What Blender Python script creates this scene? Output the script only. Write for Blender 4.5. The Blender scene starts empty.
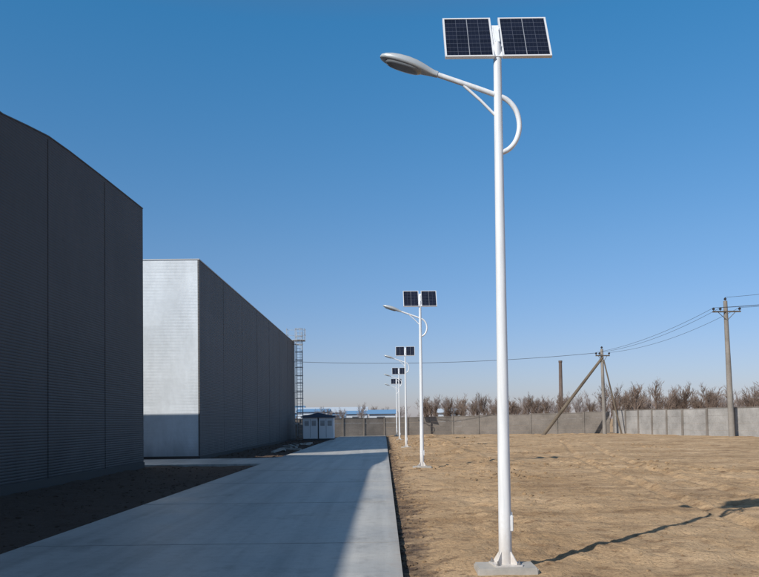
import bpy, bmesh, math, random
from mathutils import Vector, noise, Matrix
random.seed(7)
sc=bpy.context.scene
sc.view_settings.view_transform='Standard'
sc.view_settings.look='None'
sc.view_settings.exposure=0
COL=sc.collection

# ---------------------------------------------------------------- helpers
def new_mat(name, base=(0.5,0.5,0.5), rough=0.7, metal=0.0, spec=0.5):
    m=bpy.data.materials.new(name); m.use_nodes=True
    b=m.node_tree.nodes['Principled BSDF']
    b.inputs['Base Color'].default_value=(*base,1)
    b.inputs['Roughness'].default_value=rough
    b.inputs['Metallic'].default_value=metal
    b.inputs['Specular IOR Level'].default_value=spec
    return m
class NT:
    def __init__(s,m):
        s.m=m; s.t=m.node_tree; s.b=s.t.nodes['Principled BSDF']
    def n(s,typ,**kw):
        n=s.t.nodes.new(typ)
        for k,v in kw.items(): setattr(n,k,v)
        return n
    def l(s,a,b): s.t.links.new(a,b)
    def pos(s):
        return s.n('ShaderNodeNewGeometry').outputs['Position']
    def noise(s,vec,scale,detail=4,rough=0.55,vscale=None):
        if vscale:
            mp=s.n('ShaderNodeMapping'); mp.inputs['Scale'].default_value=vscale
            s.l(vec,mp.inputs['Vector']); vec=mp.outputs['Vector']
        n=s.n('ShaderNodeTexNoise'); n.inputs['Scale'].default_value=scale
        n.inputs['Detail'].default_value=detail; n.inputs['Roughness'].default_value=rough
        s.l(vec,n.inputs['Vector']); return n.outputs['Fac']
    def ramp(s,fac,stops):
        r=s.n('ShaderNodeValToRGB'); e=r.color_ramp.elements
        while len(e)<len(stops): e.new(0.5)
        for i,(p,c) in enumerate(stops):
            e[i].position=p; e[i].color=(*c,1) if len(c)==3 else c
        s.l(fac,r.inputs['Fac']); return r.outputs['Color']
    def mix(s,fac,a,b,blend='MIX'):
        n=s.n('ShaderNodeMix',data_type='RGBA',blend_type=blend)
        for v,i in ((fac,0),(a,6),(b,7)):
            if hasattr(v,'is_linked') or hasattr(v,'links'): s.l(v,n.inputs[i])
            elif isinstance(v,(int,float)): n.inputs[i].default_value=v
            else: n.inputs[i].default_value=(*v,1)
        return n.outputs[2]
    def math(s,op,a,b=None,c=None):
        n=s.n('ShaderNodeMath',operation=op)
        for i,v in enumerate((a,b,c)):
            if v is None: continue
            if isinstance(v,(int,float)): n.inputs[i].default_value=v
            else: s.l(v,n.inputs[i])
        return n.outputs[0]
    def bump(s,h,strength=0.5,dist=0.02,prev=None):
        n=s.n('ShaderNodeBump'); n.inputs['Strength'].default_value=strength
        n.inputs['Distance'].default_value=dist
        s.l(h,n.inputs['Height'])
        if prev: s.l(prev,n.inputs['Normal'])
        return n.outputs['Normal']
    def maprange(s,v,a,b,c=0,d=1):
        n=s.n('ShaderNodeMapRange'); 
        for i,x in enumerate((a,b,c,d)): n.inputs[i+1].default_value=x
        s.l(v,n.inputs[0]); return n.outputs[0]

def obj_from_bm(bm,name,mats,parent=None,smooth=False):
    bmesh.ops.recalc_face_normals(bm,faces=bm.faces[:])
    me=bpy.data.meshes.new(name); bm.to_mesh(me); bm.free()
    if not isinstance(mats,(list,tuple)): mats=[mats]
    for m in mats: me.materials.append(m)
    if smooth: me.polygons.foreach_set('use_smooth',[True]*len(me.polygons))
    o=bpy.data.objects.new(name,me); COL.objects.link(o)
    if parent: o.parent=parent
    return o
def empty(name,loc=(0,0,0)):
    o=bpy.data.objects.new(name,None); COL.objects.link(o); o.location=loc; o.empty_display_size=0.3
    return o
def box(bm,x0,x1,y0,y1,z0,z1,mi=0,mat=None):
    vs=[bm.verts.new((x,y,z)) for x in (x0,x1) for y in (y0,y1) for z in (z0,z1)]
    for f in ((0,1,3,2),(4,6,7,5),(0,4,5,1),(2,3,7,6),(0,2,6,4),(1,5,7,3)):
        fc=bm.faces.new([vs[i] for i in f]); fc.material_index=mi
    if mat is not None:
        for v in vs: v.co=mat@v.co
    return vs
def tube(bm,pts,rad,seg=12,cap=True,mi=0):
    pts=[Vector(p) for p in pts]
    if not isinstance(rad,(list,tuple)): rad=[rad]*len(pts)
    rings=[]; prevu=None
    for i,p in enumerate(pts):
        if i==0: d=pts[1]-pts[0]
        elif i==len(pts)-1: d=pts[-1]-pts[-2]
        else: d=(pts[i+1]-pts[i]).normalized()+(pts[i]-pts[i-1]).normalized()
        d.normalize()
        if prevu is None:
            u=d.cross(Vector((0,0,1)))
            if u.length<1e-3: u=d.cross(Vector((1,0,0)))
        else: u=prevu-d*prevu.dot(d)
        u.normalize(); prevu=u; w=d.cross(u)
        rings.append([bm.verts.new(p+(u*math.cos(2*math.pi*k/seg)+w*math.sin(2*math.pi*k/seg))*rad[i]) for k in range(seg)])
    for a,b in zip(rings,rings[1:]):
        for k in range(seg):
            f=bm.faces.new((a[k],a[(k+1)%seg],b[(k+1)%seg],b[k])); f.material_index=mi
    if cap:
        for r in (rings[0],rings[-1]):
            f=bm.faces.new(r); f.material_index=mi
    return rings
def autosmooth(o,ang=35):
    me=o.data
    me.polygons.foreach_set('use_smooth',[True]*len(me.polygons))
    try: me.set_sharp_from_angle(angle=math.radians(ang))
    except Exception: pass
def bevel(o,w=0.01,s=2):
    m=o.modifiers.new('bevel','BEVEL'); m.width=w; m.segments=s; m.limit_method='ANGLE'

# ---------------------------------------------------------------- world + sun
SUN_EL=math.radians(35.5); az=math.radians(43)   # shadows go (sin az, cos az)
w=bpy.data.worlds.new('World'); sc.world=w; w.use_nodes=True
nt=w.node_tree; bg=nt.nodes['Background']
sky=nt.nodes.new('ShaderNodeTexSky'); sky.sky_type='NISHITA'; sky.sun_disc=False
sky.sun_elevation=SUN_EL; sky.sun_rotation=math.radians(180+43)
sky.air_density=1.0; sky.dust_density=0.5; sky.ozone_density=1.6; sky.altitude=50
# elevation tint of sky: haze below, unseen overhead warmed to cut blue in shadows
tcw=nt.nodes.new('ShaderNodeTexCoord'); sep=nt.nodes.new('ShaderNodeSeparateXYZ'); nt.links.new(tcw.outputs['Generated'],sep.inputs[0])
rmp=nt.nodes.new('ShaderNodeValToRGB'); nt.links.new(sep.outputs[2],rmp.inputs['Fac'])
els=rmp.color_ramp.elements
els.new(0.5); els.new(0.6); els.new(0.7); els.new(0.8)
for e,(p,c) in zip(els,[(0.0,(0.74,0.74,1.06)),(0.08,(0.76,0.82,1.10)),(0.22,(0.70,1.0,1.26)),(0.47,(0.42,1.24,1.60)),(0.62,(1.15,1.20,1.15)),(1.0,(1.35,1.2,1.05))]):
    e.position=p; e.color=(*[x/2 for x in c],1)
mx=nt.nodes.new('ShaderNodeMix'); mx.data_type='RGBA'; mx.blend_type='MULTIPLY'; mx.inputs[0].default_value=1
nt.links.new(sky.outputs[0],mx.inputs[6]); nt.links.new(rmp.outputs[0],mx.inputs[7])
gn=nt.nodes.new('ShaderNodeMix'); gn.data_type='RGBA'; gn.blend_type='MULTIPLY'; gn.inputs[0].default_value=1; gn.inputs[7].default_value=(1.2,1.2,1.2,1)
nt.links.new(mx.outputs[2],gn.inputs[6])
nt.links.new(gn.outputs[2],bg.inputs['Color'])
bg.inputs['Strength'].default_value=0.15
sd=bpy.data.lights.new('sun','SUN'); sd.energy=4.7; sd.angle=math.radians(0.5); sd.color=(1,0.95,0.87)
so=bpy.data.objects.new('sun',sd); COL.objects.link(so)
d=Vector((math.sin(az)*math.cos(SUN_EL),math.cos(az)*math.cos(SUN_EL),-math.sin(SUN_EL)))
so.rotation_euler=d.to_track_quat('-Z','Y').to_euler(); so.location=(-30,-30,40)

# ---------------------------------------------------------------- camera
F=760.0
cd=bpy.data.cameras.new('camera'); cam=bpy.data.objects.new('camera',cd); COL.objects.link(cam); sc.camera=cam
cd.sensor_width=36; cd.sensor_fit='HORIZONTAL'; cd.lens=36*F/759
cd.clip_end=8000; cd.clip_start=0.1
pitch=math.radians(1.5)
cam.location=(0,0,1.65)
R=Matrix.Rotation(math.radians(90)+pitch,4,'X')@Matrix.Rotation(math.radians(-0.69),4,'Z')
cam.rotation_euler=R.to_euler()
cd.shift_y=(421-288.5-F*math.tan(pitch))/759
cd.shift_x=-4.5/759

# ---------------------------------------------------------------- materials
def soil_material(name='soil',k=1.0):
    m=new_mat(name,rough=0.95,spec=0.15); t=NT(m); p=t.pos()
    n1=t.noise(p,0.35,5,0.6); n2=t.noise(p,3.0,6,0.65); n3=t.noise(p,22,5,0.7)
    c=t.ramp(n1,[(0.3,tuple(k*x for x in (0.38,0.25,0.14))),(0.5,tuple(k*x for x in (0.48,0.33,0.195))),(0.7,tuple(k*x for x in (0.56,0.40,0.25)))])
    c2=t.ramp(n2,[(0.3,(0.58,0.54,0.52)),(0.47,(1,1,1)),(0.72,(1.10,1.09,1.07))])
    c=t.mix(1.0,c,c2,'MULTIPLY')
    c3=t.ramp(n3,[(0.35,(0.55,0.52,0.50)),(0.48,(1,1,1)),(0.7,(1.1,1.1,1.1))])
    c=t.mix(0.85,c,c3,'MULTIPLY')
    n6=t.noise(p,1.0,5,0.6,(0.22,0.9,1)); c=t.mix(0.8,c,t.ramp(n6,[(0.36,(0.66,0.63,0.61)),(0.5,(1,1,1)),(0.68,(1.08,1.07,1.06))]),'MULTIPLY')
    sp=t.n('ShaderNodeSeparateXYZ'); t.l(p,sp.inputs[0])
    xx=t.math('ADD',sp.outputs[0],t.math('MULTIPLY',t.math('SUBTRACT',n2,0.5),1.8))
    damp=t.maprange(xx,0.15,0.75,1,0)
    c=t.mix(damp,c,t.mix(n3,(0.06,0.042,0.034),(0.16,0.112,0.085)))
    t.l(c,t.b.inputs['Base Color'])
    b=t.bump(n2,0.9,0.08); b=t.bump(n3,1.0,0.03,b); 
    n4=t.noise(p,90,3,0.7); b=t.bump(n4,0.6,0.008,b)
    t.l(b,t.b.inputs['Normal'])
    return m
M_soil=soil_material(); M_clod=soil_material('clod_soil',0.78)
def concrete_road():
    m=new_mat('road_concrete',rough=0.6,spec=0.5); t=NT(m); p=t.pos()
    n1=t.noise(p,0.5,5,0.6); n2=t.noise(p,6,6,0.7); n3=t.noise(p,60,3,0.6)
    c=t.ramp(n1,[(0.3,(0.37,0.365,0.345)),(0.5,(0.44,0.43,0.405)),(0.7,(0.49,0.48,0.45))])
    c=t.mix(0.6,c,t.ramp(n2,[(0.3,(0.72,0.7,0.68)),(0.5,(1,1,1)),(0.75,(1.1,1.1,1.1))]),'MULTIPLY')
    c=t.mix(0.5,c,t.ramp(n3,[(0.3,(0.8,0.8,0.8)),(0.6,(1.05,1.05,1.05))]),'MULTIPLY')
    n5=t.noise(p,1.0,4,0.6,(2.2,0.07,1))
    c=t.mix(0.6,c,t.ramp(n5,[(0.35,(0.68,0.67,0.66)),(0.55,(1,1,1)),(0.7,(1.08,1.08,1.08))]),'MULTIPLY')
    n7=t.noise(p,0.9,6,0.7,(1,0.6,1)); c=t.mix(0.6,c,t.ramp(n7,[(0.34,(0.62,0.61,0.60)),(0.44,(1,1,1))]),'MULTIPLY')
    sp=t.n('ShaderNodeSeparateXYZ'); t.l(p,sp.inputs[0])
    e=t.math('ADD',sp.outputs[0],t.math('MULTIPLY',t.math('SUBTRACT',n2,0.5),0.9))
    d1=t.maprange(e,0.02,0.25,0,0.45)
    c=t.mix(d1,c,(0.26,0.19,0.13))
    t.l(c,t.b.inputs['Base Color'])
    t.l(t.maprange(n1,0.3,0.7,0.45,0.62),t.b.inputs['Roughness'])
    b=t.bump(n2,0.25,0.01); b=t.bump(n3,0.35,0.003,b); t.l(b,t.b.inputs['Normal'])
    return m
M_road=concrete_road()
M_joint=new_mat('joint_filler',(0.25,0.245,0.24),0.9)

def cladding(name,base,pitch,seam=6.0,axis=1,off=0.0,rough=0.5,dark=0.85,bump=0.6,metal=0.0,seamk=0.72):
    m=new_mat(name,base,rough,metal); t=NT(m); p=t.pos()
    sp=t.n('ShaderNodeSeparateXYZ'); t.l(p,sp.inputs[0])
    z=sp.outputs[2]; h=sp.outputs[axis]
    s=t.math('SINE',t.math('MULTIPLY',z,2*math.pi/pitch))
    rib=t.math('POWER',t.math('ABSOLUTE',s),0.5)
    cell=t.math('FLOOR',t.math('DIVIDE',t.math('ADD',h,off),seam))
    row=t.math('FLOOR',t.math('DIVIDE',z,pitch*9))
    cv=t.n('ShaderNodeCombineXYZ'); t.l(cell,cv.inputs[0]); t.l(row,cv.inputs[1])
    wn=t.n('ShaderNodeTexWhiteNoise'); t.l(cv.outputs[0],wn.inputs[0])
    tone=t.maprange(wn.outputs[0],0,1,0.93,1.05)
    fr=t.math('FRACT',t.math('DIVIDE',t.math('ADD',h,off),seam))
    ds=t.math('MULTIPLY',t.math('MINIMUM',fr,t.math('SUBTRACT',1.0,fr)),seam)
    sl=t.maprange(ds,0.02,0.06,seamk,1.0)
    n=t.noise(p,0.8,5,0.65,(1,1,0.25)); nn=t.maprange(n,0.3,0.7,0.82,1.1)
    n2=t.noise(p,4,4,0.6); nn2=t.maprange(n2,0.3,0.7,0.94,1.04)
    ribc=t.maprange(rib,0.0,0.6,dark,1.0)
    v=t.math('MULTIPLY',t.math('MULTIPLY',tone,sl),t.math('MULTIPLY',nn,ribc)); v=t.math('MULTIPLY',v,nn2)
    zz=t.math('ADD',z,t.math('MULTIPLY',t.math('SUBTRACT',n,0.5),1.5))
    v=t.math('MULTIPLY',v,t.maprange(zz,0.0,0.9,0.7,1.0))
    cc=t.n('ShaderNodeCombineColor'); 
    for i in range(3): t.l(t.math('MULTIPLY',v,base[i]),cc.inputs[i])
    t.l(cc.outputs[0],t.b.inputs['Base Color'])
    b=t.bump(rib,bump,0.02); b=t.bump(n2,0.12,0.05,b); t.l(b,t.b.inputs['Normal'])
    return m
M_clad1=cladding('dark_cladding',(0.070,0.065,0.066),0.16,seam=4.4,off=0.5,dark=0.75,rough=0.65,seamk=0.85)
M_clad2=cladding('cladding_side_shaded',(0.100,0.097,0.099),0.16,seam=5.5,off=2.0,dark=0.8,rough=0.65,seamk=0.85)  # side face of building two; its shade is put into the base colour
M_clad2f=cladding('cladding_front_sunlit',(0.60,0.64,0.68),0.14,seam=6.0,axis=0,off=1.0,dark=0.95,bump=0.25,seamk=0.9)  # sunlit face of the same cladding, light put into a paler base colour
M_flash=new_mat('metal_flashing',(0.42,0.43,0.44),0.45,0.2)
M_flashd=new_mat('dark_flashing',(0.075,0.072,0.07),0.6,0.0)
M_plinth=new_mat('plinth_concrete',(0.07,0.062,0.058),0.9)
M_roof=new_mat('roof_sheet',(0.3,0.31,0.32),0.5,0.3)

def white_paint():
    m=new_mat('white_paint',(0.74,0.76,0.78),0.32); t=NT(m); tc=t.n('ShaderNodeTexCoord').outputs['Object']
    n=t.noise(tc,3,5,0.6,(6,6,0.5)); c=t.ramp(n,[(0.3,(0.62,0.64,0.67)),(0.55,(0.73,0.75,0.78)),(0.8,(0.78,0.80,0.82))])
    sp=t.n('ShaderNodeSeparateXYZ'); t.l(tc,sp.inputs[0])
    n2=t.noise(tc,14,4,0.6)
    z=t.math('ADD',sp.outputs[2],t.math('MULTIPLY',t.math('SUBTRACT',n2,0.5),0.6))
    c=t.mix(t.maprange(z,0.05,0.6,0.5,0),c,(0.38,0.29,0.2))
    t.l(c,t.b.inputs['Base Color']); t.l(t.bump(n2,0.05,0.01),t.b.inputs['Normal'])
    return m
M_white=white_paint()
M_head=new_mat('lamp_housing',(0.46,0.49,0.51),0.35,0.15)
M_glass=new_mat('lamp_glass',(0.22,0.24,0.26),0.12,0,0.8)
M_alu=new_mat('aluminium_frame',(0.72,0.73,0.75),0.35,0.2)
M_lad=new_mat('galvanised_ladder',(0.36,0.37,0.38),0.5,0.2)
M_back=new_mat('panel_backsheet',(0.6,0.6,0.6),0.6)
M_bolt=new_mat('galvanised_bolt',(0.35,0.35,0.36),0.4,0.8)
def cells():
    m=new_mat('solar_cells',(0.01,0.015,0.04),0.14,0,0.5); t=NT(m)
    uv=t.n('ShaderNodeUVMap'); uv.uv_map='uv'
    sp=t.n('ShaderNodeSeparateXYZ'); t.l(uv.outputs[0],sp.inputs[0])
    def line(s,n,wd):
        fr=t.math('FRACT',t.math('MULTIPLY',s,n))
        return t.math('LESS_THAN',t.math('MINIMUM',fr,t.math('SUBTRACT',1.0,fr)),wd)
    g=t.math('MAXIMUM',line(sp.outputs[0],4,0.016),line(sp.outputs[1],9,0.03))
    g2=line(sp.outputs[0],12,0.02)
    mid=t.math('LESS_THAN',t.math('ABSOLUTE',t.math('SUBTRACT',sp.outputs[0],0.5)),0.008)
    cid=t.n('ShaderNodeCombineXYZ'); t.l(t.math('FLOOR',t.math('MULTIPLY',sp.outputs[0],4)),cid.inputs[0]); t.l(t.math('FLOOR',t.math('MULTIPLY',sp.outputs[1],9)),cid.inputs[1])
    wn=t.n('ShaderNodeTexWhiteNoise'); t.l(cid.outputs[0],wn.inputs[0])
    base=t.mix(wn.outputs[0],(0.005,0.007,0.016),(0.009,0.012,0.026))
    c=t.mix(t.math('MULTIPLY',g2,0.3),base,(0.10,0.12,0.16))
    c=t.mix(t.math('MULTIPLY',g,0.35),c,(0.20,0.22,0.28))
    c=t.mix(t.math('MULTIPLY',mid,0.6),c,(0.4,0.42,0.46))
    t.l(c,t.b.inputs['Base Color'])
    return m
M_cells=cells()
def rough_concrete(name,base,seed=0):
    m=new_mat(name,base,0.9,0,0.2); t=NT(m); p=t.pos()
    n=t.noise(p,0.6,5,0.6); n2=t.noise(p,7,5,0.7)
    lo=tuple(x*0.7 for x in base); hi=tuple(min(1,x*1.2) for x in base)
    c=t.ramp(n,[(0.3,lo),(0.55,base),(0.75,hi)])
    c=t.mix(0.6,c,t.ramp(n2,[(0.3,(0.75,0.74,0.72)),(0.55,(1,1,1)),(0.8,(1.08,1.08,1.08))]),'MULTIPLY')
    t.l(c,t.b.inputs['Base Color']); t.l(t.bump(n2,0.4,0.02),t.b.inputs['Normal']); return m
M_foot=rough_concrete('footing_concrete',(0.42,0.40,0.37))
M_wall=rough_concrete('wall_concrete',(0.215,0.19,0.168))
M_wall2=rough_concrete('wall_panel_pale',(0.34,0.325,0.31))
M_polec=rough_concrete('utility_pole_concrete',(0.26,0.235,0.21))
M_strut=rough_concrete('weathered_timber',(0.15,0.12,0.09))
M_ins=new_mat('insulator',(0.03,0.03,0.035),0.3)
M_wire=new_mat('wire',(0.03,0.03,0.03),0.6)

# ---------------------------------------------------------------- road layout
RX0,RX1=-4.95,0.18
BY0,BY1=30.6,35.4
bm=bmesh.new()
def quad(pts,z=0.0):
    f=bm.faces.new([bm.verts.new((x,y,z)) for x,y in pts])
def skirt(pts):
    for (x0,y0),(x1,y1) in zip(pts,pts[1:]):
        bm.faces.new([bm.verts.new(p) for p in ((x0,y0,0),(x1,y1,0),(x1,y1,-0.35),(x0,y0,-0.35))])
quad([(RX0,-30),(RX1,-30),(RX1,86),(RX0,86)])
quad([(-70,BY0),(RX0,BY0),(RX0,BY1),(-70,BY1)])
r2=1.2
farf=[(RX0-r2+r2*math.cos(math.pi/2*k/8),BY1+r2-r2*math.sin(math.pi/2*k/8)) for k in range(9)]
for a,b in zip(farf,farf[1:]):
    bm.faces.new([bm.verts.new((*q,0)) for q in (a,(RX0,BY1),b)])
skirt([(RX1,-30),(RX1,86)]); skirt([(RX0,86)]+farf+[(-70,BY1)]); skirt([(-70,BY0),(RX0,BY0),(RX0,-30)]); skirt([(RX1,86),(RX0,86)]); skirt([(RX0,-30),(RX1,-30)])
me=bpy.data.meshes.new('concrete_road')
for f in bm.faces:
    f.normal_update()
    if abs(f.normal.z)>0.5 and f.normal.z<0: f.normal_flip()
bm.to_mesh(me); bm.free(); me.materials.append(M_road)
road=bpy.data.objects.new('concrete_road',me); COL.objects.link(road)
bm=bmesh.new()
y=-26.0
while y<85:
    if not(BY0-1.5<y<BY1+1): 
        box(bm,RX0+0.01,RX1-0.01,y-0.003,y+0.003,-0.02,0.004)
    y+=5.2
xx=-9.0
while xx>-40:
    box(bm,xx-0.005,xx+0.005,BY0+0.01,BY1-0.01,-0.02,0.004); xx-=5
jo=obj_from_bm(bm,'joints',M_joint,road)

# ---------------------------------------------------------------- ground
def ground_z(x,y):
    inroad=(RX0<x<RX1 and y<86) or (x<RX0 and BY0<y<BY1)
    if inroad: return -0.28
    if x>=RX1:
        dd=x-RX1
        a=min(1.0,dd/1.5)
        far=1.0 if y<95 else max(0,1-(y-95)/30)
        v=Vector((x,y,0))
        z=-0.10+0.07*min(1,dd/0.8)
        rgh=0.5+max(0,noise.noise(v*0.35+Vector((3,7,2)))*2.2)
        z+=a*far*(0.055*noise.noise(v*0.55)+0.05*noise.noise(v*1.4+Vector((9,3,1)))+rgh*(0.042*noise.noise(v*3.1)+0.026*noise.noise(v*7)))
        z+=far*0.012*noise.noise(v*8)
        z+=far*0.14*math.exp(-((x-3.2-0.02*y+0.6*noise.noise(Vector((y*0.2,0,0))))/0.9)**2)*max(0,min(1,(y-20)/10))*(0.6+1.6*noise.noise(v*0.9))
        # wheel ruts with small spoil ridges wandering across the lot
        for x0,k,s in ((3.6,0.16,1),(5.2,0.16,1),(13.5,-0.20,1),(15.1,-0.20,1),(9.0,0.42,0.8),(10.7,0.42,0.8)):
            c=x0+k*y+0.5*math.sin(y*0.11+k*9)
            q=(x-c)/0.15
            if abs(q)<4: z+=a*far*s*(-0.06*math.exp(-q*q)+0.035*math.exp(-((abs(q)-1.7)/0.6)**2)*(0.6+0.8*noise.noise(v*3)))
        r=math.hypot(x-1.33,y-8.5)
        if r<0.9: z=z*(r/0.9)-0.03*(1-r/0.9)
        return z
    else:
        v=Vector((x,y,4))
        e=min(1,max(0,(RX0-x)/0.6)) if x<RX0 else 0.5
        dip=0.0
        if RX0-1.3<x<RX0 and (BY1<=y<BY1+1.3): dip=0.06
        return -0.07-dip+e*(0.05*noise.noise(v*0.9)+0.035*noise.noise(v*2.7)+0.02*noise.noise(v*7))
def rng(a,b,s):
    n=max(1,int(round((b-a)/s))); return [a+(b-a)*i/n for i in range(n)]
xs=[-4000,-1500,-600,-250,-120]+rng(-70,-12,4)+rng(-12,-4.95,0.16)+rng(-4.95+0.001,0.17,1.2)+rng(0.185,7,0.07)+rng(7,14,0.1)+rng(14,24,0.25)+rng(24,60,1.0)+[60,80,120,250,600,1500,4000]
ys=[-2000,-400,-100]+rng(-60,4,4)+rng(4,16,0.075)+rng(16,30.5,0.12)+[30.59]+rng(30.61,35.39,0.6)+[35.41]+rng(35.6,60,0.3)+rng(60,100,0.7)+rng(100,200,12)+[200,400,900,2000,5000]
bm=bmesh.new()
grid=[]
for yv in ys:
    grid.append([bm.verts.new((xv,yv,ground_z(xv,yv))) for xv in xs])
for a,b in zip(grid,grid[1:]):
    for i in range(len(xs)-1):
        bm.faces.new((a[i],a[i+1],b[i+1],b[i]))
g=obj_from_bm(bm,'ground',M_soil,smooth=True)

# clods of earth
def clods():
    ico=bmesh.new(); bmesh.ops.create_icosphere(ico,subdivisions=1,radius=1)
    V=[v.co.copy() for v in ico.verts]; Fc=[[v.index for v in f.verts] for f in ico.faces]; ico.free()
    verts=[];faces=[]
    def add(x,y,s):
        if RX0-0.03<x<RX1+0.02 and y<86: return
        if x<RX0 and BY0-0.05<y<BY1+0.05: return
        b=len(verts); z=ground_z(x,y)
        a=random.uniform(0,6.28); sx=random.uniform(0.7,1.4)*s; sy=random.uniform(0.7,1.3)*s; sz=random.uniform(0.4,0.7)*s
        for v in V:
            k=random.uniform(0.72,1.2)
            px,py=v.x*sx*k,v.y*sy*k
            verts.append((x+px*math.cos(a)-py*math.sin(a),y+px*math.sin(a)+py*math.cos(a),z+v.z*sz*k+0.05*sz))
        for f in Fc: faces.append([b+i for i in f])
    for _ in range(3500):
        add(random.uniform(0.22,9),random.uniform(6,24),random.uniform(0.004,0.016)*random.choice((1,1,1,1.7)))
    for _ in range(1100):
        add(0.2+abs(random.gauss(0,0.25)),random.uniform(6,50),random.uniform(0.012,0.05))
    for _ in range(70):
        cx=random.choice((random.uniform(0.8,4.5),random.uniform(0.8,4.5),random.uniform(0.6,16))); cy=random.uniform(16,75); 
        for _ in range(random.randint(8,26)):
            add(cx+random.gauss(0,0.6),cy+random.gauss(0,0.9),random.uniform(0.015,0.065)*(1+cy/80))
    for _ in range(900):
        add(random.uniform(-9.3,-5.0),random.uniform(8,30),random.uniform(0.01,0.05))
    for _ in range(500):
        add(random.uniform(-8.6,-5.0),random.uniform(36,80),random.uniform(0.02,0.09))
    for _ in range(450):
        add(random.uniform(3,34),random.uniform(20,80),random.uniform(0.02,0.06))
    me=bpy.data.meshes.new('dirt_clods'); me.from_pydata(verts,[],faces); me.materials.append(M_clod)
    o=bpy.data.objects.new('dirt_clods',me); COL.objects.link(o)
clods()

# ---------------------------------------------------------------- building 1 (dark, near)
b1=empty('warehouse',(0,0,0))
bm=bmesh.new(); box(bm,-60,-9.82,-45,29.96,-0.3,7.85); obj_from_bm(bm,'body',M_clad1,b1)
bm=bmesh.new(); box(bm,-60.1,-9.83,-45.1,30.0,7.853,7.95); obj_from_bm(bm,'roof',M_roof,b1)
prof=[(-45,9.40),(16,9.36),(18.9,9.46),(20.2,9.68),(21.5,9.88),(23.0,9.97),(25.7,10.07),(30,10.19)]
bm=bmesh.new()
def strip_solid(bm,x0,x1,prof,zb=None,thick=None,yexp=0):
    lo=[];hi=[]
    for x in (x0,x1):
        hi.append([bm.verts.new((x,y,z+(thick or 0))) for y,z in prof])
        lo.append([bm.verts.new((x,y,zb if zb is not None else z)) for y,z in prof])
    n=len(prof)
    for k in (0,1):
        for i in range(n-1): bm.faces.new((lo[k][i],lo[k][i+1],hi[k][i+1],hi[k][i]))
    for i in range(n-1):
        bm.faces.new((hi[0][i],hi[0][i+1],hi[1][i+1],hi[1][i])); bm.faces.new((lo[0][i],lo[0][i+1],lo[1][i+1],lo[1][i]))
    for i in (0,n-1): bm.faces.new((lo[0][i],hi[0][i],hi[1][i],lo[1][i]))
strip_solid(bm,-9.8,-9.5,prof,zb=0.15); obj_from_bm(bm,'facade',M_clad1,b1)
bm=bmesh.new(); strip_solid(bm,-9.82,-9.48,[(y,z+0.002) for y,z in prof],thick=0.03); obj_from_bm(bm,'coping',M_flashd,b1)
bm=bmesh.new(); box(bm,-9.8,-9.47,-45,30.03,-0.3,0.147); obj_from_bm(bm,'plinth',M_plinth,b1)
bm=bmesh.new()
yy=25.9
while yy>-45:
    z=10.05 if yy>25 else (9.9 if yy>21.4 else 9.3)
    box(bm,-9.498,-9.488,yy-0.03,yy+0.03,0.16,z-0.1); yy-=4.4
obj_from_bm(bm,'seam_strips',M_clad1,b1)

# ---------------------------------------------------------------- building 2
b2=empty('warehouse',(0,0,0))
H2=9.43
bm=bmesh.new()
box(bm,-50,-8.74,36,74.6,0.1,H2,0)
for f in bm.faces:
    c=f.calc_center_median()
    if abs(c.y-36)<0.01: f.material_index=1
obj_from_bm(bm,'body',[M_clad2,M_clad2f],b2)
bm=bmesh.new(); box(bm,-50.02,-8.72,35.98,74.62,-0.3,0.097); obj_from_bm(bm,'plinth',M_plinth,b2)
bm=bmesh.new(); box(bm,-50.03,-8.71,35.97,74.63,H2+0.003,H2+0.05); obj_from_bm(bm,'coping',M_flash,b2)
bm=bmesh.new()
box(bm,-8.80,-8.725,35.985,36.05,0.11,H2-0.003)
yy=41.5
while yy<74:
    box(bm,-8.738,-8.732,yy-0.02,yy+0.02,0.11,H2-0.05); yy+=5.5
obj_from_bm(bm,'seam_strips',M_clad2,b2)
ld=empty('caged_ladder',(-8.15,73.6,0))
bm=bmesh.new()
for x in (-0.25,0.25):
    tube(bm,[(x,0,0.3),(x,0,10.4)],0.035,6)
zz=0.4
while zz<10.4: tube(bm,[(-0.25,0,zz),(0.25,0,zz)],0.018,5); zz+=0.3
obj_from_bm(bm,'rails_and_rungs',M_lad,ld)
bm=bmesh.new()
zz=2.4
while zz<10.8:
    tube(bm,[(0.38*math.cos(a),-0.38+0.38*math.sin(a),zz) for a in [math.radians(k) for k in range(90,451,30)]],0.022,5); zz+=0.75
for a in range(150,400,48):
    a=math.radians(a); tube(bm,[(0.38*math.cos(a),-0.38+0.38*math.sin(a),2.4),(0.38*math.cos(a),-0.38+0.38*math.sin(a),10.7)],0.018,5)
obj_from_bm(bm,'cage',M_lad,ld)
bm=bmesh.new()
for zz in (1.5,4.5,7.5,9.2):
    for x in (-0.25,0.25): tube(bm,[(x,0,zz),(-0.6,0.1,zz)],0.02,5)
box(bm,-1.2,0.5,-0.3,0.9,9.55,9.62)
for x,yy in ((-1.2,-0.3),(0.5,-0.3),(0.5,0.9),(-1.2,0.9)): tube(bm,[(x,yy,9.6),(x,yy,10.7)],0.025,5)
for z in (10.15,10.7): tube(bm,[(0.5,-0.3,z),(0.5,0.9,z),(-1.2,0.9,z),(-1.2,-0.3,z)],0.022,5)
obj_from_bm(bm,'platform',M_lad,ld)

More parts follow.
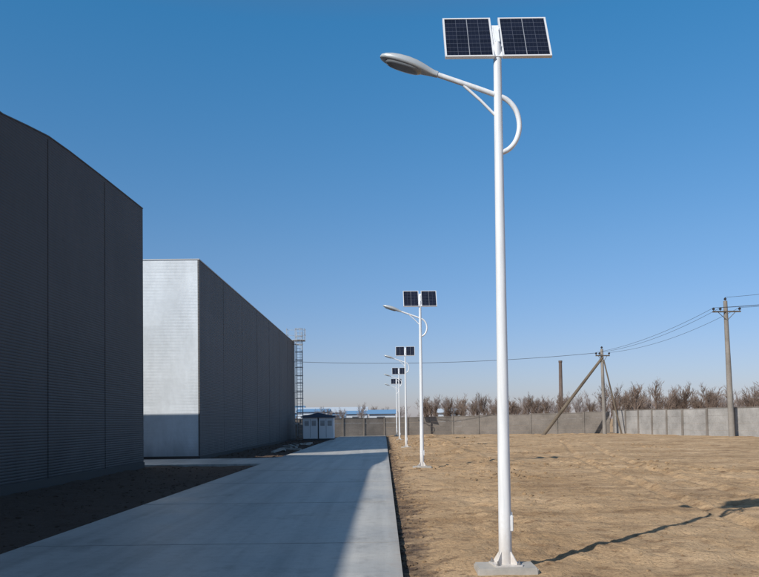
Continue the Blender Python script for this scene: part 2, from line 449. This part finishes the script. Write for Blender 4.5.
# ---------------------------------------------------------------- street lamps
def lamp_meshes():
    out=[]
    def fin(bm,name,mats,smooth=None):
        bmesh.ops.recalc_face_normals(bm,faces=bm.faces[:])
        me=bpy.data.meshes.new(name); bm.to_mesh(me); bm.free()
        for m in (mats if isinstance(mats,list) else [mats]): me.materials.append(m)
        if smooth:
            me.polygons.foreach_set('use_smooth',[True]*len(me.polygons)); me.set_sharp_from_angle(angle=math.radians(smooth))
        out.append((name,me))
    bm=bmesh.new(); vs=box(bm,-0.34,0.34,-0.22,0.22,-0.25,0.045)
    for v in vs:
        if v.co.z>0: v.co.x*=0.97; v.co.y*=0.95
    bmesh.ops.bevel(bm,geom=[e for e in bm.edges],offset=0.015,segments=2,affect='EDGES'); fin(bm,'footing',M_foot)
    bm=bmesh.new(); tube(bm,[(0,0,0.06),(0,0,0.07),(0,0,3),(0,0,5.9)],[0.074,0.074,0.058,0.044],28)
    fin(bm,'pole',M_white,40)
    bm=bmesh.new()
    M=Matrix.Rotation(math.radians(8),4,'Z')
    box(bm,-0.15,0.15,-0.15,0.15,0.046,0.064,mat=M)
    for k in range(4):
        a=math.radians(45+90*k)
        c,s=math.cos(a),math.sin(a); n=Vector((-s,c,0))*0.006
        q=[Vector((c*r,s*r,z)) for r,z in ((0.07,0.064),(0.16,0.064),(0.16,0.085),(0.078,0.2),(0.07,0.2))]
        A=[bm.verts.new(p+n) for p in q]; B=[bm.verts.new(p-n) for p in q]
        bm.faces.new(A); bm.faces.new(B[::-1])
        for i in range(5): bm.faces.new((A[i],B[i],B[(i+1)%5],A[(i+1)%5]))
    fin(bm,'base_flange',M_white)
    bm=bmesh.new()
    for sx in (-1,1):
        for sy in (-1,1):
            p=M@Vector((sx*0.12,sy*0.12,0))
            tube(bm,[(p.x,p.y,0.064),(p.x,p.y,0.11)],0.010,8); tube(bm,[(p.x,p.y,0.066),(p.x,p.y,0.084)],0.019,6)
    fin(bm,'anchor_bolts',M_bolt)
    bm=bmesh.new()
    box(bm,0.045,0.088,-0.05,0.035,0.42,0.60); bmesh.ops.bevel(bm,geom=bm.edges[:],offset=0.008,segments=2,affect='EDGES')
    box(bm,0.060,0.082,-0.02,0.01,0.605,0.63)
    fin(bm,'service_door',M_white)
    bm=bmesh.new()
    pts=[(-0.70,0,5.575),(-0.45,0,5.485),(-0.2,0,5.395),(0,-0.0,5.318)]
    ctrl=[(0.0,5.318),(0.08,5.285),(0.15,5.225),(0.205,5.14),(0.232,5.04),(0.235,4.94),(0.21,4.84),(0.165,4.76),(0.10,4.70),(0.02,4.665)]
    pts+= [(x,0,z) for x,z in ctrl[1:]]
    P=[Vector(p) for p in pts]; R=[]
    for i in range(len(P)-1):
        p0=P[max(i-1,0)];p1=P[i];p2=P[i+1];p3=P[min(i+2,len(P)-1)]
        for k in range(4):
            t=k/4; R.append(0.5*((2*p1)+(-p0+p2)*t+(2*p0-5*p1+4*p2-p3)*t*t+(-p0+3*p1-3*p2+p3)*t**3))
    R.append(P[-1])
    tube(bm,R,0.029,14)
    tube(bm,[(-0.385,0,5.44),(-0.20,0,5.27),(-0.02,0,5.08)],0.016,10)
    fin(bm,'arm',M_white,50)
    A0=Vector((-0.68,0,5.568)); ax=Vector((-1,0,0.335)).normalized(); up=Vector((0.335,0,1)).normalized()
    secs=[(0.0,0.034,0.034,0.032),(0.05,0.037,0.037,0.034),(0.10,0.05,0.047,0.036),(0.17,0.075,0.062,0.037),(0.26,0.105,0.074,0.038),(0.36,0.122,0.078,0.038),(0.46,0.124,0.072,0.038),(0.55,0.112,0.060,0.036),(0.62,0.088,0.042,0.030),(0.665,0.055,0.024,0.02),(0.68,0.02,0.01,0.01)]
    bm=bmesh.new(); rings=[]
    N=20
    for s,wd,t,b in secs:
        ring=[]
        for k in range(N):
            a=2*math.pi*k/N; c,sn=math.cos(a),math.sin(a)
            px=wd*math.copysign(abs(c)**0.75,c); pz=(t if sn>0 else b)*math.copysign(abs(sn)**(0.9 if sn>0 else 0.6),sn)
            ring.append(bm.verts.new(A0+ax*s+up*pz+Vector((0,px,0))))
        rings.append(ring)
    for a,b in zip(rings,rings[1:]):
        for k in range(N): bm.faces.new((a[k],a[(k+1)%N],b[(k+1)%N],b[k]))
    bm.faces.new(rings[0]); bm.faces.new(rings[-1])
    fin(bm,'lamp_housing',M_head,45)
    bm=bmesh.new()
    rows=[(0.0,1.0,-0.035),(0.35,0.96,-0.048),(0.7,0.8,-0.058),(1.0,0.45,-0.064)]
    rr=[]
    for _,sc_,h in rows:
        r=[]
        for k in range(24):
            a=2*math.pi*k/24
            s=0.395+0.215*sc_*math.copysign(abs(math.cos(a))**0.8,math.cos(a)); yw=0.10*sc_*math.copysign(abs(math.sin(a))**0.8,math.sin(a))
            r.append(bm.verts.new(A0+ax*s+up*h+Vector((0,yw,0))))
        rr.append(r)
    for a,b in zip(rr,rr[1:]):
        for k in range(24): bm.faces.new((a[k],a[(k+1)%24],b[(k+1)%24],b[k]))
    bm.faces.new(rr[-1]); fin(bm,'lamp_lens',M_glass,60)
    th=math.radians(28); U=Vector((0,math.sin(th),math.cos(th))); Nn=Vector((0,-math.cos(th),math.sin(th))); X=Vector((1,0,0))
    L=0.69; C=Vector((0.005,-0.06,5.73))
    def slab(bm,x0,x1,u0,u1,n0,n1,mi=0):
        vs=[]
        for x in (x0,x1):
            for u in (u0,u1):
                for n in (n0,n1): vs.append(bm.verts.new(C+X*x+U*u+Nn*n))
        for f in ((0,1,3,2),(4,6,7,5),(0,4,5,1),(2,3,7,6),(0,2,6,4),(1,5,7,3)):
            fc=bm.faces.new([vs[i] for i in f]); fc.material_index=mi
    for nm,x0,x1 in (('solar_panel_left',-0.60,-0.045),('solar_panel_right',0.045,0.60)):
        bm=bmesh.new(); uvl=bm.loops.layers.uv.new('uv')
        fw=0.02
        slab(bm,x0,x0+fw,0,L,-0.018,0.018,0); slab(bm,x1-fw,x1,0,L,-0.018,0.018,0)
        slab(bm,x0+fw,x1-fw,0,fw,-0.0178,0.0178,0); slab(bm,x0+fw,x1-fw,L-fw,L,-0.0178,0.0178,0)
        q=[(x0+fw,fw),(x1-fw,fw),(x1-fw,L-fw),(x0+fw,L-fw)]
        vs=[bm.verts.new(C+X*a+U*b+Nn*0.012) for a,b in q]
        f=bm.faces.new(vs); f.material_index=1
        for lp,uvv in zip(f.loops,((0,0),(1,0),(1,1),(0,1))): lp[uvl].uv=uvv
        vs=[bm.verts.new(C+X*a+U*b-Nn*0.008) for a,b in q[::-1]]
        f=bm.faces.new(vs); f.material_index=2
        out_me=bpy.data.meshes.new(nm); bm.to_mesh(out_me); bm.free()
        for m in (M_alu,M_cells,M_back): out_me.materials.append(m)
        out.append((nm,out_me))
    bm=bmesh.new()
    slab(bm,-0.043,0.043,0.02,L-0.12,-0.03,0.0)
    slab(bm,-0.028,0.028,0.22,0.50,0.001,0.045)
    slab(bm,-0.58,0.58,0.16,0.20,-0.045,-0.0185); slab(bm,-0.58,0.58,0.48,0.52,-0.045,-0.0185)
    tube(bm,[(0,0,5.82),(0,0.03,5.93),(0,0.10,6.0)],0.032,12)
    fin(bm,'panel_bracket',M_white)
    return out
LM=lamp_meshes()
for (x,y,rz) in ((1.33,8.5,0),(1.33,27.1,0.02),(1.36,47.6,-0.03),(1.33,66.6,0.02),(1.38,84.0,0.0)):
    e=empty('street_lamp',(x,y,-0.01)); e.rotation_euler[2]=rz
    for nm,me in LM:
        o=bpy.data.objects.new(nm,me); COL.objects.link(o); o.parent=e

# ---------------------------------------------------------------- perimeter walls
def wall(name,pts,mat,matpost,step=3.0,post=0.12):
    e=empty(name,(0,0,0))
    bmw=bmesh.new(); bmp=bmesh.new(); bmc=bmesh.new()
    for (x0,y0,h0),(x1,y1,h1) in zip(pts,pts[1:]):
        L=math.hypot(x1-x0,y1-y0); n=max(1,int(L/step)); ang=math.atan2(y1-y0,x1-x0)
        for i in range(n):
            t0=i/n; t1=(i+1)/n; h=h0+(h1-h0)*(t0+t1)/2+random.uniform(-0.03,0.03)
            M=Matrix.Translation((x0+(x1-x0)*t0,y0+(y1-y0)*t0,0))@Matrix.Rotation(ang,4,'Z')
            l=L/n
            for k in range(4):
                z0=-0.2+ (h+0.2)*k/4+0.006; z1=-0.2+(h+0.2)*(k+1)/4-0.006
                box(bmw,post+0.004,l-post-0.004,-0.05-0.004*(k%2),0.05+0.004*(k%2),z0,z1,mat=M)
            box(bmp,-post,post,-0.13,0.13,-0.3,h+0.05,mat=M)
            box(bmc,post+0.002,l-post-0.002,-0.09,0.09,h,h+0.06,mat=M)
    obj_from_bm(bmw,'panels',mat,e); obj_from_bm(bmp,'posts',matpost,e); obj_from_bm(bmc,'coping',matpost,e)
wall('perimeter_wall',[(-45,79,2.0),(-14,80.5,2.0),(0,87.5,2.0),(8,89,2.05),(25.6,86,2.4)],M_wall,M_wall,2.6,0.09)
wall('perimeter_wall',[(25.9,85.6,2.5),(28.3,72,2.45),(32.5,60,2.4),(46,24,2.4),(60,-20,2.4)],M_wall2,M_wall,2.6)

# ---------------------------------------------------------------- kiosk
kk=empty('transformer_kiosk',(-6.1,71,0))
M_kw=new_mat('kiosk_white',(0.78,0.79,0.80),0.5); M_kd=new_mat('kiosk_dark',(0.05,0.055,0.065),0.5); M_kb=new_mat('kiosk_blue_roof',(0.05,0.08,0.13),0.5)
bm=bmesh.new(); box(bm,-1.4,-0.06,-0.8,1.0,0.1,2.05); box(bm,0.06,1.4,-0.8,1.0,0.1,2.05); o=obj_from_bm(bm,'cabinets',M_kw,kk); bevel(o,0.02)
bm=bmesh.new(); box(bm,-0.058,0.058,-0.6,0.9,0.1,2.0); box(bm,-1.45,1.45,-0.85,1.05,-0.2,0.097)
for c in (-0.73,0.73):
    box(bm,c-0.01,c+0.01,-0.812,-0.79,0.2,1.9)
    for sx in (-0.33,0.33):
        for k in range(6): box(bm,c+sx-0.2,c+sx+0.2,-0.815,-0.79,1.3+k*0.08,1.34+k*0.08)
obj_from_bm(bm,'louvres_and_base',M_kd,kk)
bm=bmesh.new()
pr=[(-1.6,2.06),(1.6,2.06),(1.6,2.16),(0,2.5),(-1.6,2.16)]
A=[bm.verts.new((x,-1.0,z)) for x,z in pr]; B=[bm.verts.new((x,1.2,z)) for x,z in pr]
bm.faces.new(A); bm.faces.new(B)
for i in range(5): bm.faces.new((A[i],A[(i+1)%5],B[(i+1)%5],B[i]))
obj_from_bm(bm,'roof',M_kb,kk)

bm=bmesh.new()
for _ in range(12):
    x=random.uniform(-6.3,-5.1); y=random.uniform(42,58)
    M=Matrix.Translation((x,y,0.03))@Matrix.Rotation(random.uniform(0,3.14),4,'Z')@Matrix.Rotation(random.uniform(-0.12,0.12),4,'Y')
    box(bm,-random.uniform(0.3,0.7),random.uniform(0.3,0.7),-0.09,0.09,-0.02,0.08,mat=M)
obj_from_bm(bm,'timber_offcuts',M_foot)

# ---------------------------------------------------------------- utility poles
def insul(bm,p,s=1):
    x,y,z=p; tube(bm,[(x,y,z),(x,y,z+0.08*s),(x,y,z+0.1*s),(x,y,z+0.2*s),(x,y,z+0.3*s)],[0.03*s,0.03*s,0.10*s,0.12*s,0.05*s],8)
def upole(x,y,H,crossz,arm=1.25,rad=(0.19,0.12),ang=0.15,lean=0.0):
    e=empty('utility_pole',(x,y,0)); e.rotation_euler=(0,lean,ang)
    bm=bmesh.new(); tube(bm,[(0,0,-0.3),(0,0,H)],list(rad),14); o=obj_from_bm(bm,'shaft',M_polec,e); autosmooth(o)
    bm=bmesh.new()
    for cz in crossz: box(bm,-arm,arm,-0.17,-0.09,cz,cz+0.12)
    if crossz:
        cz=crossz[0]
        tube(bm,[(-arm*0.6,-0.13,cz),(0,-0.13,cz-0.7)],0.025,6); tube(bm,[(arm*0.6,-0.13,cz),(0,-0.13,cz-0.7)],0.025,6)
    obj_from_bm(bm,'crossarm',M_strut,e)
    bm=bmesh.new()
    for cz in crossz:
        for sx in (-arm*0.93,-arm*0.45,arm*0.93): insul(bm,(sx,-0.13,cz+0.12))
    insul(bm,(0,0,H-0.02)); obj_from_bm(bm,'insulators',M_ins,e)
    return e
PA=upole(29.7,65.0,11.6,[10.6],1.35,(0.27,0.16),0.2,-0.03)
PB=upole(23.9,82.5,9.2,[8.4],0.9,(0.22,0.15),0.35,-0.02)
PC=upole(-38,83.0,11.5,[10.6],1.2)
PD=upole(43,36.0,11.6,[10.6],1.35,(0.24,0.15),0.2)
bm=bmesh.new()
tube(bm,[(-6.9,-0.6,-0.2),(-0.1,-0.05,8.3)],[0.20,0.14],10)
tube(bm,[(1.7,-0.5,-0.2),(0.0,-0.05,8.0)],[0.10,0.07],8)
o=obj_from_bm(bm,'brace_struts',M_strut,PB); o.rotation_euler=(0,0.02,0); o.matrix_parent_inverse=Matrix.Rotation(-0.35,4,'Z')
bpy.context.view_layer.update()
def wire(bm,a,b,sag,r=0.014):
    a=Vector(a);b=Vector(b);n=28
    tube(bm,[a.lerp(b,i/n)-Vector((0,0,4*sag*(i/n)*(1-i/n))) for i in range(n+1)],r,5)
def wp(e,p): return e.matrix_world@Vector(p)
bm=bmesh.new()
for k,(sx) in enumerate((-0.93,-0.45,0.93)):
    wire(bm,wp(PA,(1.35*sx,-0.13,11.0)),wp(PB,(0.9*sx,-0.13,8.8)),0.5+0.1*k)
    wire(bm,wp(PA,(1.35*sx,-0.13,11.0)),wp(PD,(1.35*sx,-0.13,11.0)),0.8)
wire(bm,wp(PA,(0,0,11.9)),wp(PD,(0,0,11.9)),0.7)
wire(bm,wp(PB,(-0.85,-0.13,8.75)),wp(PC,(0,0,11.3)),1.9,0.022)
obj_from_bm(bm,'overhead_wires',M_wire)

# ---------------------------------------------------------------- distant things
M_brick=rough_concrete('chimney_brick',(0.15,0.115,0.10))
bm=bmesh.new(); tube(bm,[(0,0,0),(0,0,16.4),(0,0,16.6),(0,0,17.0)],[0.6,0.42,0.5,0.5],16)
o=obj_from_bm(bm,'brick_chimney',M_brick); o.location=(46.6,200,0)
M_blue=new_mat('blue_sheet',(0.14,0.27,0.44),0.6); M_wsheet=new_mat('white_sheet',(0.46,0.51,0.57),0.6)
M_win=new_mat('window_dark',(0.05,0.06,0.08),0.3)
def shed(x0,x1,y,dp,h,hr,wallm,roofm):
    e=empty('industrial_shed',(0,0,0))
    bm=bmesh.new(); box(bm,x0,x1,y,y+dp,0,h); obj_from_bm(bm,'walls',wallm,e)
    bm=bmesh.new(); A=[]
    for x in (x0-0.5,x1+0.5):
        A.append([bm.verts.new(p) for p in ((x,y-0.6,h+0.01),(x,y+dp/2,hr),(x,y+dp+0.6,h+0.01))])
    bm.faces.new((A[0][0],A[1][0],A[1][1],A[0][1])); bm.faces.new((A[0][1],A[1][1],A[1][2],A[0][2]))
    bm.faces.new(A[0]); bm.faces.new(A[1]); bm.faces.new((A[0][0],A[0][2],A[1][2],A[1][0]))
    obj_from_bm(bm,'roof',roofm,e)
    bm=bmesh.new(); xx=x0+2
    while xx<x1-3: box(bm,xx,xx+2.2,y-0.05,y+0.02,h*0.55,h*0.8); xx+=5
    obj_from_bm(bm,'windows',M_win,e)
shed(-42,-7,300,24,5.2,7.6,M_blue,M_wsheet)
shed(-31,-20,270,14,5.2,6.4,M_wsheet,M_blue)
shed(-13,-6,262,10,4.2,5.4,M_wsheet,M_blue)
shed(-70,-36,330,24,6,9,M_wsheet,M_blue)
shed(-4,3,205,10,3.6,4.8,M_wsheet,M_blue)
shed(15,21,205,8,3.7,4.9,M_wsheet,M_wsheet)

def tree_geo(seed,H=8):
    rnd=random.Random(seed); V=[];Fs=[]
    def seg(p,q,r0,r1):
        d=(q-p); 
        if d.length<1e-4: return
        d.normalize(); u=d.cross(Vector((0.3,0.5,0.8))).normalized(); w_=d.cross(u); b=len(V)
        for c,r in ((p,r0),(q,r1)):
            for k in range(3):
                a=2.094*k; V.append(c+(u*math.cos(a)+w_*math.sin(a))*r)
        for k in range(3): Fs.append((b+k,b+(k+1)%3,b+3+(k+1)%3,b+3+k))
    def grow(p,d,L,r,lev):
        n=3 if lev<3 else 1; pts=[p]
        for i in range(n):
            d=(d+Vector((rnd.gauss(0,0.10),rnd.gauss(0,0.10),rnd.gauss(0.07,0.07)))).normalized()
            q=pts[-1]+d*L/n; seg(pts[-1],q,r*(1-0.45*i/n),r*(1-0.45*(i+1)/n)); pts.append(q)
        if lev>=4: return
        kids=(8,5,4,3)[lev]
        for k in range(kids):
            t=rnd.uniform(0.3 if lev==0 else 0.2,1.0); idx=min(n-1,int(t*n)); fr=t*n-idx
            o=pts[idx].lerp(pts[idx+1],fr)
            a=rnd.uniform(0,6.283); sp=rnd.uniform(0.3,0.8)
            u=d.cross(Vector((0.2,0.9,0.1))).normalized(); w_=d.cross(u)
            nd=(d*math.cos(sp)+(u*math.cos(a)+w_*math.sin(a))*math.sin(sp)); nd.z+=0.3; nd.normalize()
            grow(o,nd,L*rnd.uniform(0.45,0.66),max(r*0.5,0.02),lev+1)
    grow(Vector((0,0,-0.3)),Vector((rnd.gauss(0,0.05),rnd.gauss(0,0.05),1)).normalized(),H*0.6,H*0.017,0)
    return V,Fs
VAR=[tree_geo(s,8) for s in range(9)]
print('tree faces',len(VAR[0][1]),[round(max(v.z for v in V[0]),1) for V in VAR])
def tree_row(name,mat,places):
    e=empty(name)
    mes=[]
    for V,Fs in VAR:
        me=bpy.data.meshes.new('bare_tree'); me.from_pydata([tuple(v) for v in V],[],Fs); me.materials.append(mat); mes.append(me)
    for i,(x,y,s) in enumerate(places):
        o=bpy.data.objects.new('tree_%d'%i,random.choice(mes)); COL.objects.link(o); o.parent=e
        o.location=(x,y,0); o.rotation_euler=(0,0,random.uniform(0,6.28)); o.scale=(s*random.uniform(0.9,1.2),)*2+(s,)
M_tr1=new_mat('bark_near',(0.16,0.115,0.09),0.9); M_tr2=new_mat('bark_far_hazed',(0.23,0.195,0.185),0.9)  # far bark lightened: distance haze put into its base colour
pl=[]
for _ in range(62):
    x=random.uniform(8,95); pl.append((x,random.uniform(150,185),random.uniform(0.7,1.05)*(0.85+0.25*x/95)))
for _ in range(30):
    pl.append((random.uniform(48,100),random.uniform(135,180),random.uniform(0.85,1.2)))
for _ in range(36):
    pl.append((random.uniform(6,100),random.uniform(150,190),random.uniform(0.35,0.6)))
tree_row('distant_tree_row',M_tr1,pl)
pl=[]
for _ in range(110):
    pl.append((random.uniform(5,150),random.uniform(215,280),random.uniform(0.8,1.2)))
for _ in range(14):
    pl.append((random.uniform(-24,5),random.uniform(230,290),random.uniform(0.6,0.95)))
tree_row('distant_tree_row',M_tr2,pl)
